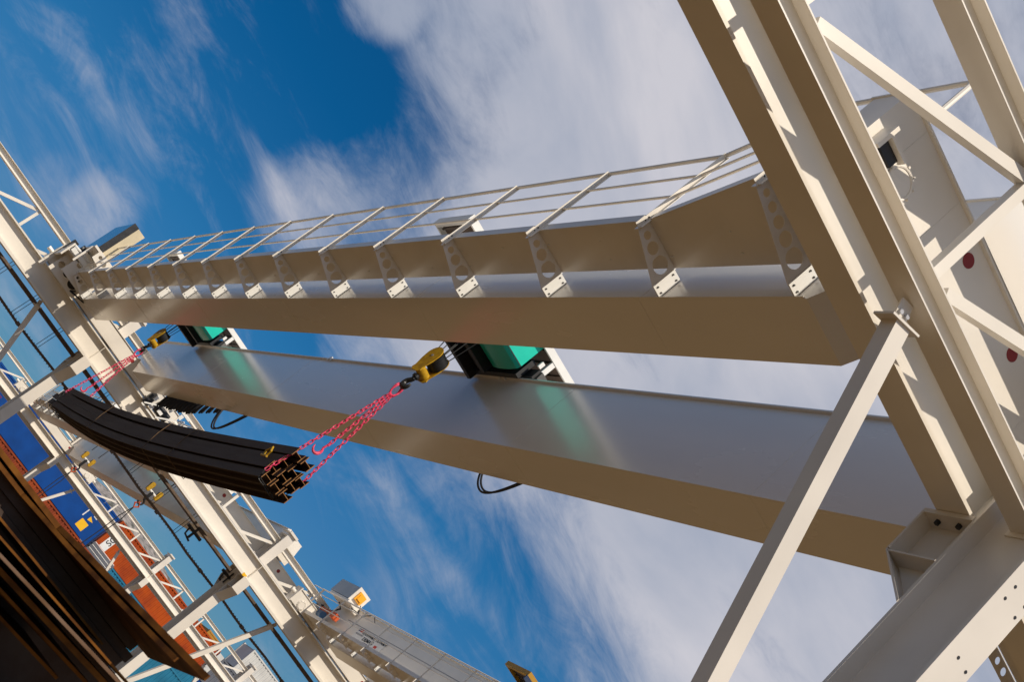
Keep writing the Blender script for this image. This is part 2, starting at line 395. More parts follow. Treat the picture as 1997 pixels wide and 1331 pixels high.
for row, yc, dz, ks in ((0, Y1, 0, (-1, 0)), (1, Y2, 0, (-1, 0, 1, 2)), (2, Y3, DZ3, (0, 1, 2, 3))):
    for k in ks:
        nm = {0: 'bracing truss of the near runway', 1: 'bracing truss of the middle runway', 2: 'bracing truss of the distant runway'}[row]
        wh = {-1: ', the bay at its upper left end', 0: ', the bay at its upper left', 1: ', the bay around its middle', 2: ', the bay next on the lower right', 3: ', the bay at the bottom edge'}[k]
        if row == 0: wh = {-1: ', seen crossing the upper right corner', 0: ', the bay right of the big column'}[k]
        truss(row, k, yc, dz, nm + wh)
runway(0, 6.405, 5.0, .42, -14, 22, 1, 0, 'broad cream runway beam crossing the right foreground with sun patches on its web')
m_ = runway(1, 36.02, 5.0, .60, -14, 34, -1, 0, 'long cream runway beam of the middle row, sunlit web, below the crane ends')
cr_ = MB(); cr_.box(-14, 34, 35.80, 35.85, 4.965, 5.04); cr_.box(-14, 34, 35.86, 35.87, 4.95, 5.0); part('conductor_rail', cr_, PAINT, m_)
yc_ = MB(); yc_.box(12.72, 12.86, 35.785, 35.865, 4.96, 5.05); part('rail_clamp', yc_, YELL2, m_)
runway(1, 37.0, 5.16, .42, -14, 34, 1, 0, 'runway beam on the back of the middle row columns')
runway(2, 66.45, 5.17, .43, -6, 44, -1, DZ3, 'distant cream runway beam in front of the stacked containers')
knee(0, 0, -1, Y1, 0, 'big sunlit diagonal brace bolted under the chord at right foreground')
knee(1, 0, -1, Y2, 0, 'shaded brace crossing the sky at the left edge of the picture')
knee(1, 2, -1, Y2, 0, 'brace of the middle runway beyond the bottom edge')
knee(1, 1, 1, Y2, 0, 'sunlit brace rising right of the middle runway column at the bottom')
knee(2, 1, 1, Y3, DZ3, 'thin sunlit brace across the blue container')
knee(2, 2, -1, Y3, DZ3, 'thin brace across the orange container just left of the distant column')
knee(2, 3, -1, Y3, DZ3, 'thin brace by the steel stack tip before the teal container')

# conductor bar and cable bundle strung behind the middle row
cb = thing('cable_tray', 'dull brown cable tray running just behind the middle runway beam', 'cable tray', (5, 36.95, 4.9))
b = MB(); b.box(-14, 34, 36.90, 37.0, 4.86, 4.965)
for i in range(40): b.box(-13.5 + i * 1.2, -13.46 + i * 1.2, 36.897, 37.003, 4.855, 4.97)
part('tray', b, BROWN, cb)
cb2 = thing('cable_bundle', 'lower rope-like brown cable bundle hung on thin wires behind the runway', 'cable', (5, 36.95, 4.25))
b = MB(); b.tube([(-14 + i * .8, 36.95 + .01 * math.sin(i), 4.25 + .02 * math.sin(i * 1.9)) for i in range(61)], .036, 8); part('core', b, BROWN, cb2, True)
b = MB()
for i in range(300):
    x = -6 + i * .1; b.tube([(x + .07 * q / 4, 36.95 + .047 * math.cos(q * 1.57), 4.25 + .047 * math.sin(q * 1.57)) for q in range(5)], .007, 5)
part('wrap', b, TARP, cb2)
for i in range(16):
    x = -5.3 + i * 1.075 * 1.0 + (0 if i % 2 else 0)
    b = MB(); b.cyl((x, 36.95, 4.28), (x, 36.95, 5.15), .008, 6); b.cyl((x + .09, 36.95, 4.28), (x + .09, 36.95, 5.15), .008, 6)
    part('hanger_wire', b, RUBB, cb2)
b = MB()
for i in range(12): b.box(-5 + i * 2.15, -4.90 + i * 2.15, 36.90, 37.0, 4.19, 4.29)
part('clamp', b, BROWN, cb2)

# ---------------------------------------------------------------- bridge cranes
def crane(xw, gauge, yA, yB, z0, zf, a, nb, yb0, db, lab, kink, dzB=0, cab=None, fest=True, gl=GLOSS, H_r=1.05, lipx=.045, yfar=None, pw=.056):
    yfar = yfar or (yB + .12 - .9)
    """xw: left web of the first girder, gauge: distance between the left webs, yA/yB runway lines, z0 girder bottom"""
    def tz(y): return dzB * (y - yA) / (yB - yA)
    t = thing('bridge_crane', lab, 'bridge crane', (xw, (yA + yB) / 2, z0), 'bridge cranes spanning the bays')
    H = 1.30; w = .63; nyend = yA - .12; fyend = yB + .12
    def poly(zs=0):
        return [(nyend, z0 + .56 + tz(nyend)), (yA + .62, z0 + .56 + tz(yA)), (yA + 1.04, z0 + .12 + tz(yA)), (yA + 1.17, z0 + tz(yA)), (yB - 1.1, z0 + tz(yB)), (yB - .35, z0 + .5 + tz(yB)),
                (fyend, z0 + .5 + tz(yB)), (fyend, z0 + H + tz(yB)), (nyend, z0 + H + tz(yA))]
    for i, x in enumerate((xw, xw + gauge)):
        gm = MB(); gm.prism(poly(), 'x', x, x + w)
        go = part('girder', gm, gl, t)
        lip = MB()
        def strip(xa, xb, za, zb):
            lip.add([(xx, yy, zz + tz(yy)) for xx in (xa, xb) for yy in (nyend, fyend) for zz in (za, zb)], [(0, 1, 3, 2), (4, 6, 7, 5), (0, 4, 5, 1), (2, 3, 7, 6), (0, 2, 6, 4), (1, 5, 7, 3)])
        strip(x - (lipx if not i else .045), x + w + .045, z0 + H, z0 + H + .018)
        strip(x + (.02 if i else .5), x + (.09 if i else .57), z0 + H + .018, z0 + H + .06)
        for (ya, yb) in ((yA + 1.2, yB - 1.13),):
            lip.add([(xx, yy, zz + tz(yy)) for xx in (x - .018, x + .002) for yy in (ya, yb) for zz in (z0 + .002, z0 + .014)], [(0, 1, 3, 2), (4, 6, 7, 5), (0, 4, 5, 1), (2, 3, 7, 6), (0, 2, 6, 4), (1, 5, 7, 3)])
        sub('flange', lip, gl, go, t)
        ep = MB(); q = .15
        ep.prism([(x - q, z0 + .58), (x + w + q, z0 + .58), (x + w + q, z0 + H - .5), (x + w + .02, z0 + H + .02), (x - .02, z0 + H + .02), (x - q, z0 + H - .38)], 'y', nyend - .02, nyend)
        sub('end_plate', ep, gl, go, t)
        # weld seams
        yy = yA + 3.4
        while yy < yB - 3:
            sm = MB(); sm.box(x - .0025, x + .001, yy - .006, yy + .006, z0 + .03, z0 + H - .01); sm.box(x + .01, x + w - .01, yy - .006, yy + .006, z0 + tz(yy) - .003, z0 + tz(yy) + .001); yy += 4.83
            sub('weld_seam', sm, gl, go, t)
        if i:
            lg = MB()
            for yy in (yA + 10.2, yA + 17.06): lg.tube([(x - .03, yy + .08 * math.cos(q2 * .35), z0 + H - .035 + .09 * math.sin(q2 * .35)) for q2 in range(10)], .017, 6)
            sub('lifting_eye', lg, gl, go, t)
    # end carriages
    for (yy, near) in ((yA, True), (yB, False)):
        zz = z0 + tz(yy); zb, zt = (zz - .03, zz + .50) if near else (zz + .05, zz + .47)
        c = MB(); c.box(xw - 1.29, xw + gauge + w + 1.29, yy - .16, yy + .16, zb, zt)
        ca = part('end_carriage', c, PAINT if not near else PAINT, t)
        c = MB(); c.box(xw - 1.30, xw + gauge + w + 1.30, yy - .19, yy + .19, zt, zt + .018); c.box(xw - 1.0, xw - .996, yy - .163, yy - .16, zb, zt)
        for q in range(5): c.box(xw - .45 + q * 1.6, xw - .444 + q * 1.6, yy - .1625, yy - .16, zb, zt)
        sub('flange', c, PAINT, ca, t)
        for q, wx in enumerate((xw - .92, xw + gauge + w + .92)):
            wm = MB(); wm.cyl((wx, yy - .10, zb + .02), (wx, yy + .10, zb + .02), .17 if near else .1, 28); wh = sub('wheel', wm, STEEL, ca, t, True)
            cv = MB(); zc = zb + .10 if near else zb + .15; rr_ = .12; wx = wx + .06 if near and q == 0 else wx
            cv.cyl((wx, yy - .178, zc), (wx, yy - .16, zc), rr_ + .025, 32); cv.cyl((wx, yy - .186, zc), (wx, yy - .178, zc), rr_ - .022, 32)
            cv.tube([(wx + (rr_ - .01) * math.cos(q2 * math.pi / 16), yy - .182, zc + (rr_ - .01) * math.sin(q2 * math.pi / 16)) for q2 in range(32)], .012, 8, closed=True)
            for k in range(10): an = k * math.pi / 5; cv.cyl((wx + (rr_ + .01) * math.cos(an), yy - .196, zc + (rr_ + .01) * math.sin(an)), (wx + (rr_ + .01) * math.cos(an), yy - .178, zc + (rr_ + .01) * math.sin(an)), .010, 8)
            sub('wheel_cover', cv, PAINT, ca, t, True)
        for q in range(8):
            hx = xw + (-.075, .705, gauge - .075, gauge + .78)[q % 4]
            if q < 4:
                hm = MB(); hm.cyl((hx, yy - .164, zt - .155), (hx, yy - .158, zt - .155), .055, 24); sub('hole_plug', hm, REDP, ca, t, True)
        for hx, sx in ((xw - 1.29, -1), (xw + gauge + w + 1.29, 1)):
            if near and sx < 0: continue
            bf = MB(); bf.box(min(hx, hx + sx * .03), max(hx, hx + sx * .03), yy - .2, yy + .2, zb - .04, zt + .05); bf.cyl((hx + sx * .02, yy, zb + .25), (hx + sx * .18, yy, zb + .25), .06, 14)
            sub('buffer', bf, PAINT, ca, t)
    # walkway on the left face
    xo, xi = xw - a, xw - .12
    zl = lambda z, y: z + tz(y)
    ys = [yb0 + db * k for k in range(nb)]
    yk = ys[0] + .04; yend = ys[0] - 1.63 if kink else nyend + .3; xe = xo - .28 if kink else xo
    fl = MB(); path = [(xe, nyend + .2), (xe, yend), (xo, yk), (xo, yfar)]
    for (p, q) in zip(path, path[1:]):
        xin = xi
        vs = [(x_, y_, zl(z_, y_)) for z_ in (zf, zf + .006) for (x_, y_) in ((p[0], p[1]), (q[0], q[1]), (xin, q[1]), (xin, p[1]))]
        fl.add(vs, [(0, 1, 2, 3), (4, 7, 6, 5), (0, 4, 5, 1), (1, 5, 6, 2), (2, 6, 7, 3), (3, 7, 4, 0)])
        vs = [(x_ + dx_, y_, zl(z_, y_)) for z_ in (zf - .005, zf + .10) for (x_, y_, dx_) in ((p[0], p[1], -.006), (q[0], q[1], -.006), (q[0], q[1], 0), (p[0], p[1], 0))]
        fl.add(vs, [(0, 1, 2, 3), (4, 7, 6, 5), (0, 4, 5, 1), (1, 5, 6, 2), (2, 6, 7, 3), (3, 7, 4, 0)])
    fo = part('walkway_floor', fl, PAINT, t)
    rv = MB()
    yy = ys[0] - 1.0
    while yy < ys[-1]:
        for xx in (xo + .17, xo + .38): rv.cyl((xx, yy + random.uniform(-.05, .05), zl(zf - .005, yy)), (xx, yy, zl(zf + .001, yy)), .007, 8)
        yy += .97
    sub('lit_hole_dot', rv, WHITEM, fo, t)  # white dots painted for daylight showing through small holes in the floor
    rails = MB()
    for hh, r_ in ((H_r, .022), (.72, .014), (.37, .014)):
        pts = [(xe, nyend + .35), (xe, yend), (xo, yk), (xo, yfar)]
        rails.tube([(p[0] - .02, p[1], zl(zf + hh, p[1])) for p in pts], r_, 8)
    # return bend of the top rail
    rails.tube([(xe - .02, nyend + .35, zl(zf + H_r, yA)), (xe - .02, nyend + .27, zl(zf + H_r - .01, yA)), (xe - .02, nyend + .24, zl(zf + H_r - .06, yA)), (xe - .02, nyend + .24, zl(zf + .02, yA))], .022, 8)
    part('handrail', rails, PAINT, t, True)
    psts = ys + [ys[0] - 1.78]
    for k, y in enumerate(psts):
        xx = xo if k < nb else xe
        p = MB(); p.box(xx - pw, xx - .005, y - .006, y + .0, zl(zf - .13, y), zl(zf + H_r, y)); p.box(xx - .011, xx - .005, y - pw + .004, y - .006, zl(zf - .13, y), zl(zf + H_r - .02, y)); p.box(xx - .066, xx + .01, y - .012, y - .0065, zl(zf - .14, y), zl(zf - .02, y))
        part('rail_post', p, PAINT, t)
        b = MB(); zt = zl(zf - .002, y); zin = zl(z0 + .01, y)
        b.holed([(xx - .005, zt - .14), (xi + .01, zin), (xi + .01, zt), (xx - .005, zt)], [(.20, .50, .040), (.44, .52, .062), (.76, .55, .086)] if k < nb or not kink else [(.12, .5, .035), (.27, .5, .045), (.43, .5, .055), (.61, .5, .066), (.82, .52, .088)], .006, y)
        b.box(xx - .005, xx + .003, y + .006, y + .06, zt - .14, zt)
        bo = part('floor_bracket', b, BRKT, t)
        cl = MB(); cl.box(xi + .0, xw - .004, y - .012, y - .002, z0 + .012 + tz(y), z0 + .29 + tz(y)); cl.box(xw - .012, xw - .002, y - .002, y + .06, z0 + .012 + tz(y), z0 + .29 + tz(y))
        co_ = sub('clamp_plate', cl, WHITEM, bo, t)
        nb_ = MB()
        for q in ((.03, .05), (.09, .05), (.03, .25), (.09, .25)): nb_.cyl((xi + q[0], y - .022, z0 + q[1] + tz(y)), (xi + q[0], y - .012, z0 + q[1] + tz(y)), .009, 6)
        for q in (.03, .08): nb_.cyl((xx - .028, y - .014, zl(zf - .07 + q, y)), (xx - .028, y - .004, zl(zf - .07 + q, y)), .008, 6)
        sub('nut', nb_, DARK, bo, t)
    # festoon of cables on the far side of the second girder
    if fest:
        xf = xw + gauge + w + .14
        fr = MB(); fr.box(xf - .02, xf + .02, yA + 1.5, yB - 1.2, z0 + .42, z0 + .46)
        for q in range(14): yy = yA + 2 + q * 2.0; fr.box(xf - .14, xf, yy - .02, yy + .02, z0 + .44, z0 + .48)
        part('festoon_track', fr, STEEL, t)
        def loop(y0_, y1_, depth, r_=.022):
            f = MB()
            for q in range(2):
                pts = []
                for i in range(19):
                    u = i / 18; s_ = math.sin(math.pi * u) ** .55
                    pts.append((xf + .03 * q + .03 * math.sin(u * 5), y0_ + (y1_ - y0_) * u, z0 + .42 - (depth - q * .05) * s_))
                f.tube(pts, r_, 7)
            part('festoon_cable', f, RUBB, t, True)
        for q in range(10): loop(yB - 2.6 - q * .30, yB - 2.78 - q * .30, .66 + .03 * math.sin(q * 2.1), .022)
        for q in range(4): loop(yB - 5.6 - q * .42, yB - 5.82 - q * .42, .60 - q * .06, .024)
        loop(yB - 7.1, yB - 9.2, .86, .020)
        loop(yA + 10.1, yA + 8.6, .60, .016)
    return t

A = crane(3.82, 2.29, 6.44, 36.04, 5.62, 5.93, .624, 14, 9.535, 1.9355,
          'large white double girder crane overhead with railed walkway on its left girder', True, lipx=.012)
# electrical cabinet and gear on the far end of the big crane
b = MB(); b.box(3.05, 3.31, 34.0, 36.2, 6.56, 7.68); c1 = part('cabinet', b, CREAM, A)
b = MB(); b.box(2.88, 3.049, 34.0, 36.2, 6.60, 7.69); sub('side_panel', b, mat('smoked_blue_glass', (.05, .06, .08), .12, coat=.6, var=.05), c1, A)
b = MB(); b.box(2.875, 3.05, 33.985, 34.0, 6.60, 7.69); sub('front_edge', b, DARK, c1, A)
b = MB(); b.box(2.80, 3.45, 33.9, 36.3, 6.50, 6.56); b.box(2.78, 2.83, 34.1, 34.2, 5.9, 6.5); b.box(2.78, 2.83, 36.0, 36.1, 5.9, 6.5)
b.holed([(2.98, 6.28), (3.5, 6.22), (3.5, 6.56), (2.98, 6.56)], [(.25, .6, .05), (.6, .5, .07)], .02, 33.86); sub('cabinet_shelf', b, PAINT, c1, A)
b = MB()
b.holed([(2.9, 5.66), (3.8, 5.66), (3.8, 6.45), (2.9, 6.45)], [(.2, .55, .08), (.5, .35, .13), (.8, .55, .1)], .02, 34.9)
b.holed([(2.7, 5.5), (3.7, 5.5), (3.7, 6.1), (2.7, 6.1)], [(.15, .5, .09), (.42, .5, .12), (.72, .4, .14)], .02, 35.3)
b.box(2.6, 3.7, 34.9, 36.0, 6.10, 6.13); b.box(2.55, 2.6, 35.0, 35.9, 5.9, 6.35); b.box(2.5, 2.62, 35.85, 35.87, 5.45, 6.3)
part('drive_guard', b, PAINT, A)
b = MB(); b.cyl((2.75, 35.2, 6.42), (3.25, 35.2, 6.42), .13, 20); b.cyl((3.25, 35.2, 6.42), (3.4, 35.2, 6.42), .10, 20); b.box(3.4, 3.62, 35.05, 35.35, 6.2, 6.55)
b.cyl((3.0, 35.6, 5.75), (3.7, 35.6, 5.75), .12, 18); b.tube([(3.7, 35.6, 5.8), (3.5, 35.0, 5.55), (3.9, 34.8, 5.6), (3.3, 35.1, 5.9)], .03, 7); b.box(2.52, 2.68, 35.5, 35.7, 6.15, 6.5)
part('travel_motor', b, DARK, A, True)
b = MB(); b.box(2.62, 3.3, 34.85, 34.9, 6.14, 6.26); b.tube([(2.6, 34.9, 6.3), (3.4, 34.9, 6.36)], .03, 8); b.box(3.0, 3.4, 35.0, 35.4, 6.60 - .12, 6.498); part('drive_bracket', b, WHITEM, A)
# slot and its pale frame on the near carriage
b = MB(); b.box(2.60, 2.63, 6.14, 6.28, 5.56, 5.78); b.box(2.63, 2.83, 6.14, 6.20, 5.69, 5.715); part('slot_frame', b, PAINT, A)
b = MB(); b.box(2.64, 2.80, 6.18, 6.28, 5.60, 5.685); part('dark_slot', b, DARK, A)  # black box added to stand for the dark slot opening
# service platform beside the near end of the second girder
b = MB(); b.box(6.80, 8.6, 6.62, 7.62, 5.745, 5.751); b.box(6.80, 8.6, 6.62, 6.66, 5.66, 5.745); o_ = part('service_platform', b, PAINT, A)
b = MB(); b.holed([(7.32, 5.615), (8.42, 5.615), (8.42, 5.745), (7.32, 5.745)], [(.10, .5, .028), (.225, .5, .034), (.34, .5, .038), (.5, .5, .04), (.7, .5, .04), (.9, .5, .04)], .008, 7.63); sub('platform_bracket', b, PAINT, o_, A)
b = MB()
for x_, z_, w_, h_ in ((6.95, 5.9, .14, .07), (7.1, 5.72, .08, .16), (7.3, 5.95, .1, .05), (7.42, 5.6, .16, .09), (7.62, 5.85, .06, .2), (7.8, 5.68, .2, .05), (7.2, 5.5, .1, .1), (7.9, 5.95, .1, .14)): b.box(x_, x_ + w_, 35.3, 35.36, z_, z_ + h_)
b.box(7.0, 8.1, 35.35, 35.40, 5.40, 5.44); b.box(6.95, 8.1, 35.0, 35.06, 6.06, 6.12); b.bar((7.0, 35.2, 5.45), (7.7, 35.2, 6.05), .04, .04); b.bar((7.5, 35.2, 5.45), (8.1, 35.2, 6.0), .04, .04); part('drive_frame', b, WHITEM, A)
b = MB(); b.cyl((7.3, 35.5, 5.7), (7.8, 35.5, 5.7), .14, 16); b.box(7.0, 7.2, 35.5, 35.7, 5.5, 5.9); part('gear_motor', b, DARK, A)

# far-side cranes
C = crane(10.18, 2.77, 37.0, 66.45, 5.66, 5.90, .64, 14, 39.3, 1.93, 'white double girder crane in the next bay below the hanging load', False, dzB=.12, fest=False, gl=PAINT)
D = crane(15.56, 2.29, 6.44, 36.04, 5.62, 5.76, .72, 17, 10.5, 1.6, 'crane at the bottom centre with a lettered sign on its web', False, H_r=.90, yfar=36.2, gl=PAINT, pw=.034)
# ---- fittings of the lettered crane
b = MB(); b.box(15.05, 15.5, 35.0, 36.4, 6.88, 7.34)
cb_ = part('control_box', b, GREYP, D)
b = MB(); b.box(15.03, 15.52, 34.97, 35.0, 6.86, 7.36); b.box(15.05, 15.5, 34.9, 36.3, 6.80, 6.86); b.box(15.3, 15.5, 34.8, 34.97, 6.7, 6.80); sub('front_frame', b, PAINT, cb_, D)
b = MB(); b.box(15.12, 15.40, 34.90, 34.97, 6.98, 7.26); b.box(15.17, 15.35, 34.86, 34.90, 7.04, 7.20); sub('amber_lamp', b, LAMPG, cb_, D)
b = MB(); b.tube([(15.3, 34.9, 6.75), (15.3, 34.3, 6.72), (15.3, 34.6, 6.95)], .014, 6); b.tube([(15.25, 33.9, 6.66), (15.3, 33.5, 6.9), (15.3, 33.1, 6.7)], .012, 6); part('loose_cable', b, RUBB, D)
b = MB(); b.cyl((15.05, 36.1, 5.98), (15.5, 36.1, 5.98), .15, 20); b.cyl((15.2, 35.9, 6.1), (15.2, 35.6, 6.1), .12, 18); part('travel_motor', b, BLUEM, D, True)
b = MB(); b.bar((15.3, 36.3, 6.31), (15.3, 35.35, 6.30), .10, .12); b.box(15.22, 15.4, 35.1, 35.35, 6.2, 6.38); part('buffer_arm', b, ORNG, D)
b = MB(); b.tube([(15.3, 36.9, 6.0), (15.3, 36.8, 6.35), (15.3, 36.4, 6.42), (15.3, 36.2, 6.2)], .025, 7); b.tube([(15.35, 35.9, 6.75), (15.35, 35.5, 6.6), (15.35, 35.8, 6.4)], .03, 7); b.tube([(15.5, 35.0, 5.98), (15.5, 34.8, 6.08), (15.5, 34.7, 5.9), (15.5, 34.9, 5.85)], .018, 6); part('motor_cable', b, RUBB, D, True)
b = MB(); b.box(15.2, 15.5, 36.5, 36.9, 6.05, 6.3); part('drive_cover', b, WHITEM, D)
b = MB(); b.box(15.554, 15.559, 7, 35, 6.505, 6.525); part('web_seam', b, GREYM, D)
b = MB(); b.tube([(14.84, 36.2, 5.7), (14.84, 36.2, 6.66), (14.84, 36.9, 6.66), (14.84, 36.9, 5.7)], .02, 7); part('end_rail', b, PAINT, D, True)
SY = 34.0
sg = MB(); sg.box(15.548, 15.556, SY - 1.9, SY, 6.01, 6.46); so_ = part('sign_board', sg, WHITEM, D)
bb = MB(); bb.box(15.543, 15.548, SY - 1.85, SY, 6.0, 6.075); bb.box(15.543, 15.548, SY - 1.1, SY - .8, 6.125, 6.15); bb.box(15.543, 15.548, SY - .28, SY - .02, 6.385, 6.46); sub('blue_band', bb, NAVY, so_, D)
for q in ((15.540, 15.543, SY - .32, SY - .16, 6.38, 6.465), (15.543, 15.548, SY - 1.62, SY - 1.45, 6.16, 6.24)):
    bb = MB(); bb.box(*q); sub('red_mark', bb, REDM, so_, D)
loc = Vector(D.location)
def signtext(s, size, y, z, m, sx, nm):
    text_mesh(nm, s, size, m, so_, ((0, -1, 0), (0, 0, 1), (-1, 0, 0), Vector((15.541, y, z)) - loc), .0015, sx)
signtext('ΕΛΛΗΝΙΚΗ ΤΕΧΝΙΚΗ', .135, SY - .36, 6.35, BLACKM, 1.22, 'company_name')
signtext('DEMAG', .16, SY - .62, 6.185, BLACKM, 1.25, 'maker_name')
signtext('ΑΝΤΙΠΡΟΣΩΠΟΣ', .06, SY - .04, 6.27, GREYM, 1.0, 'small_lettering')
signtext('ΓΕΡΑΝΟΓΕΦΥΡΕΣ    ΑΝΥΨΩΤΙΚΑ', .06, SY - .12, 6.015, WHITEM, 1.25, 'band_lettering')

# ---------------------------------------------------------------- hoist trolleys, hook blocks, chain slings
def hoist():
    t = thing('hoist_trolley', 'green hoist trolley between the girders, nearer of the two', 'hoist', (5.28, 16.7, 7.0), 'green hoists on the big crane')
    b = MB(); prof_ = [(16.06, 6.98), (16.10, 6.94), (16.30, 6.91), (16.55, 6.905), (16.78, 6.93), (16.90, 7.0), (16.94, 7.1), (16.94, 7.44), (16.06, 7.44)]
    b.prism(prof_, 'x', 4.70, 5.90); o = part('motor_housing', b, GREEN, t, True)
    b = MB(); b.box(4.70, 5.90, 16.054, 16.062, 6.985, 6.999); b.box(5.30, 5.312, 16.054, 16.062, 7.0, 7.44); sub('seam', b, DARK, o, t)
    b = MB(); b.box(4.72, 5.95, 16.96, 17.06, 6.84, 7.45); b.cyl((4.75, 17.25, 7.1), (5.95, 17.25, 7.1), .19, 24); b.box(4.45, 6.05, 17.42, 17.52, 6.78, 7.2); b.box(5.97, 6.05, 16.15, 17.5, 6.9, 7.25); b.box(4.5, 4.68, 16.15, 17.5, 6.9, 7.25)
    part('rope_drum', b, DARK, t)
    for x in (4.28, 6.19):
        b = MB(); b.box(x - .11 if x > 5 else x - .07, x + .07, 15.95, 17.75, 7.0, 7.17); b.cyl((x - .05, 16.12, 7.05), (x + .05, 16.12, 7.05), .07, 16); b.cyl((x - .05, 17.55, 7.05), (x + .05, 17.55, 7.05), .07, 16)
        b.prism([(15.87, 7.02), (16.0, 7.0), (16.1, 7.10), (16.0, 7.18), (15.9, 7.16)], 'x', x - .07, x + .06); part('end_truck', b, DARK, t)
    b = MB(); b.box(3.72, 6.70, 15.98, 16.02, 7.42, 7.54); b.box(3.72, 6.70, 17.02, 17.06, 7.42, 7.54); b.box(3.72, 3.80, 16.02, 17.02, 7.42, 7.54); b.box(6.62, 6.70, 16.02, 17.02, 7.42, 7.54)
    b.box(6.13, 6.21, 15.99, 16.05, 7.13, 7.42); b.box(4.24, 4.32, 15.99, 16.05, 7.13, 7.42)
    cn = part('canopy_frame', b, WHITEM, t)
    b = MB()
    b.box(3.80, 6.62, 16.02, 17.02, 7.500, 7.536)
    for i in range(12): b.box(3.85 + i * .235, 3.88 + i * .235, 16.02, 17.02, 7.47, 7.50)
    sub('canopy_sheet', b, BROWN, cn, t)
    b = MB(); b.box(6.02, 6.08, 15.96, 16.0, 7.18, 7.28); part('limit_switch', b, WHITEM, t)
    return t
h1 = hoist()
h2 = copy_tree(h1, (5.28, 16.7 + 15.05, 7.0), 'green hoist trolley between the girders, farther one at the left')
hD = copy_tree(h1, (5.28 + 11.74, 26.6, 7.0), 'hoist with canopy on the lettered crane')
for ch in [o for o in bpy.data.objects if o.parent == hD and o.name.startswith('canopy_frame')]:
    ch.data = ch.data.copy(); ch.data.materials[0] = mat('ochre_paint', (.42, .22, .015), .5)
    e = MB(); e.box(15.44, 18.46, 25.86, 25.90, 7.30, 7.42); sub('canopy_skirt', e, mat('navy_paint', (.02, .035, .08), .5), ch, hD); hC1 = copy_tree(h1, (11.88, 56.2, 7.10), 'hoist on the next bay crane, farther one')
hC2 = copy_tree(h1, (11.88, 45.3, 7.05), 'hoist on the next bay crane, nearer one')

def hook_block(x, y, lab, dz=0.0):
    t = thing('hook_block', lab, 'hook block', (x, y, 6.1), 'yellow hook blocks on the big crane')
    rot = Matrix.Rotation(math.radians(17), 3, 'Z')
    def T(mb):
        mb.v = [tuple(rot @ Vector((v[0] - x, v[1] - y, v[2])) + Vector((x, y, 0))) for v in mb.v]; return mb
    prof_ = []
    for i in range(13): an = math.pi * i / 12; prof_.append((y + .13 * math.cos(an), 6.20 + .16 * math.sin(an)))
    prof_ += [(y - .12, 6.08), (y - .085, 5.93), (y - .10, 5.88), (y - .06, 5.84), (y + .06, 5.84), (y + .10, 5.88), (y + .085, 5.93), (y + .12, 6.08)]
    for xx in (-.115, .10):
        b = MB(); b.prism(prof_, 'x', x + xx, x + xx + .015); o = part('cheek_plate', T(b), YELL, t)
        b = MB(); b.cyl((x + xx - .006, y, 6.18), (x + xx + .021, y, 6.18), .02, 12); sub('axle_nut', T(b), STEEL, o, t)
    b = MB()
    for k in range(4):
        xs = x - .085 + k * .047
        b.tube([(xs, y, 6.19), (xs + .01, y, 6.19), (xs + .018, y, 6.19), (xs + .026, y, 6.19), (xs + .036, y, 6.19)], [.15, .15, .13, .15, .15], 28)
    b.cyl((x - .09, y, 6.19), (x + .09, y, 6.19), .142, 28)
    part('sheave', T(b), DARK, t, True)
    b = MB(); b.cyl((x - .098, y, 5.93), (x + .098, y, 5.93), .075, 24); part('crosshead', T(b), YELL, t, True)
    b = MB(); b.cyl((x, y, 5.88), (x, y, 5.76), .035, 14); b.cyl((x, y, 5.84), (x, y, 5.80), .055, 14)
    pts = [(x, y, 5.76)] + [(x, y + .065 * math.sin(a_) , 5.66 + .075 * math.cos(a_)) for a_ in [q * .38 for q in range(1, 14)]]
    rad = [.034, .036, .036, .037, .038, .040, .042, .043, .042, .038, .032, .026, .02, .012]
    b.tube(pts, rad[:len(pts)], 10); part('hook', T(b), DARK, t, True)
    b = MB()
    for k, (bx, ty) in enumerate(((-.08, .42), (-.045, .24), (0, .06), (.012, .03), (.045, -.14), (.085, -.36))):
        b.cyl((x + bx, y + ty * .22, 6.15), (x + bx * 1.3, y + ty + .05, 7.1), .0075, 6)
    part('wire_rope', b, RUBB, t)
    return t
hb1 = hook_block(5.185, 16.44, 'yellow hook block hanging at centre in front of the girder')
for ch in [o for o in bpy.data.objects if o.parent == hb1 and not o.name.startswith('wire_rope')]: ch.location.z -= .09
hook_block(5.28, 31.85, 'yellow hook block at left beside the end of the lower girder')

def link_chain(b, P0, P1, pitch=.066, r=.0078, sag=0.0, lw=.021):
    P0, P1 = Vector(P0), Vector(P1); Lg = (P1 - P0).length; n_ = max(2, int(Lg / pitch))
    d = (P1 - P0).normalized(); u0 = d.cross(Vector((0, 1, .2))).normalized(); w0 = d.cross(u0)
    for i in range(n_):
        c = P0.lerp(P1, (i + .5) / n_) + Vector((0, 0, -sag * math.sin(math.pi * (i + .5) / n_)))
        an = (math.pi / 4 if i % 2 else -math.pi / 4) + .2 * math.sin(i * 1.3)
        u = u0 * math.cos(an) + w0 * math.sin(an); hl = pitch * .5 + r * .9 - lw + .002
        pts = []
        for q in range(10):
            a_ = 2 * math.pi * q / 10; pts.append(c + d * ((hl if math.cos(a_) > 0 else -hl) * (1 if abs(math.cos(a_)) > .01 else 0) + lw * math.cos(a_)) + u * lw * math.sin(a_))
        b.tube(pts, r, 6, closed=True)
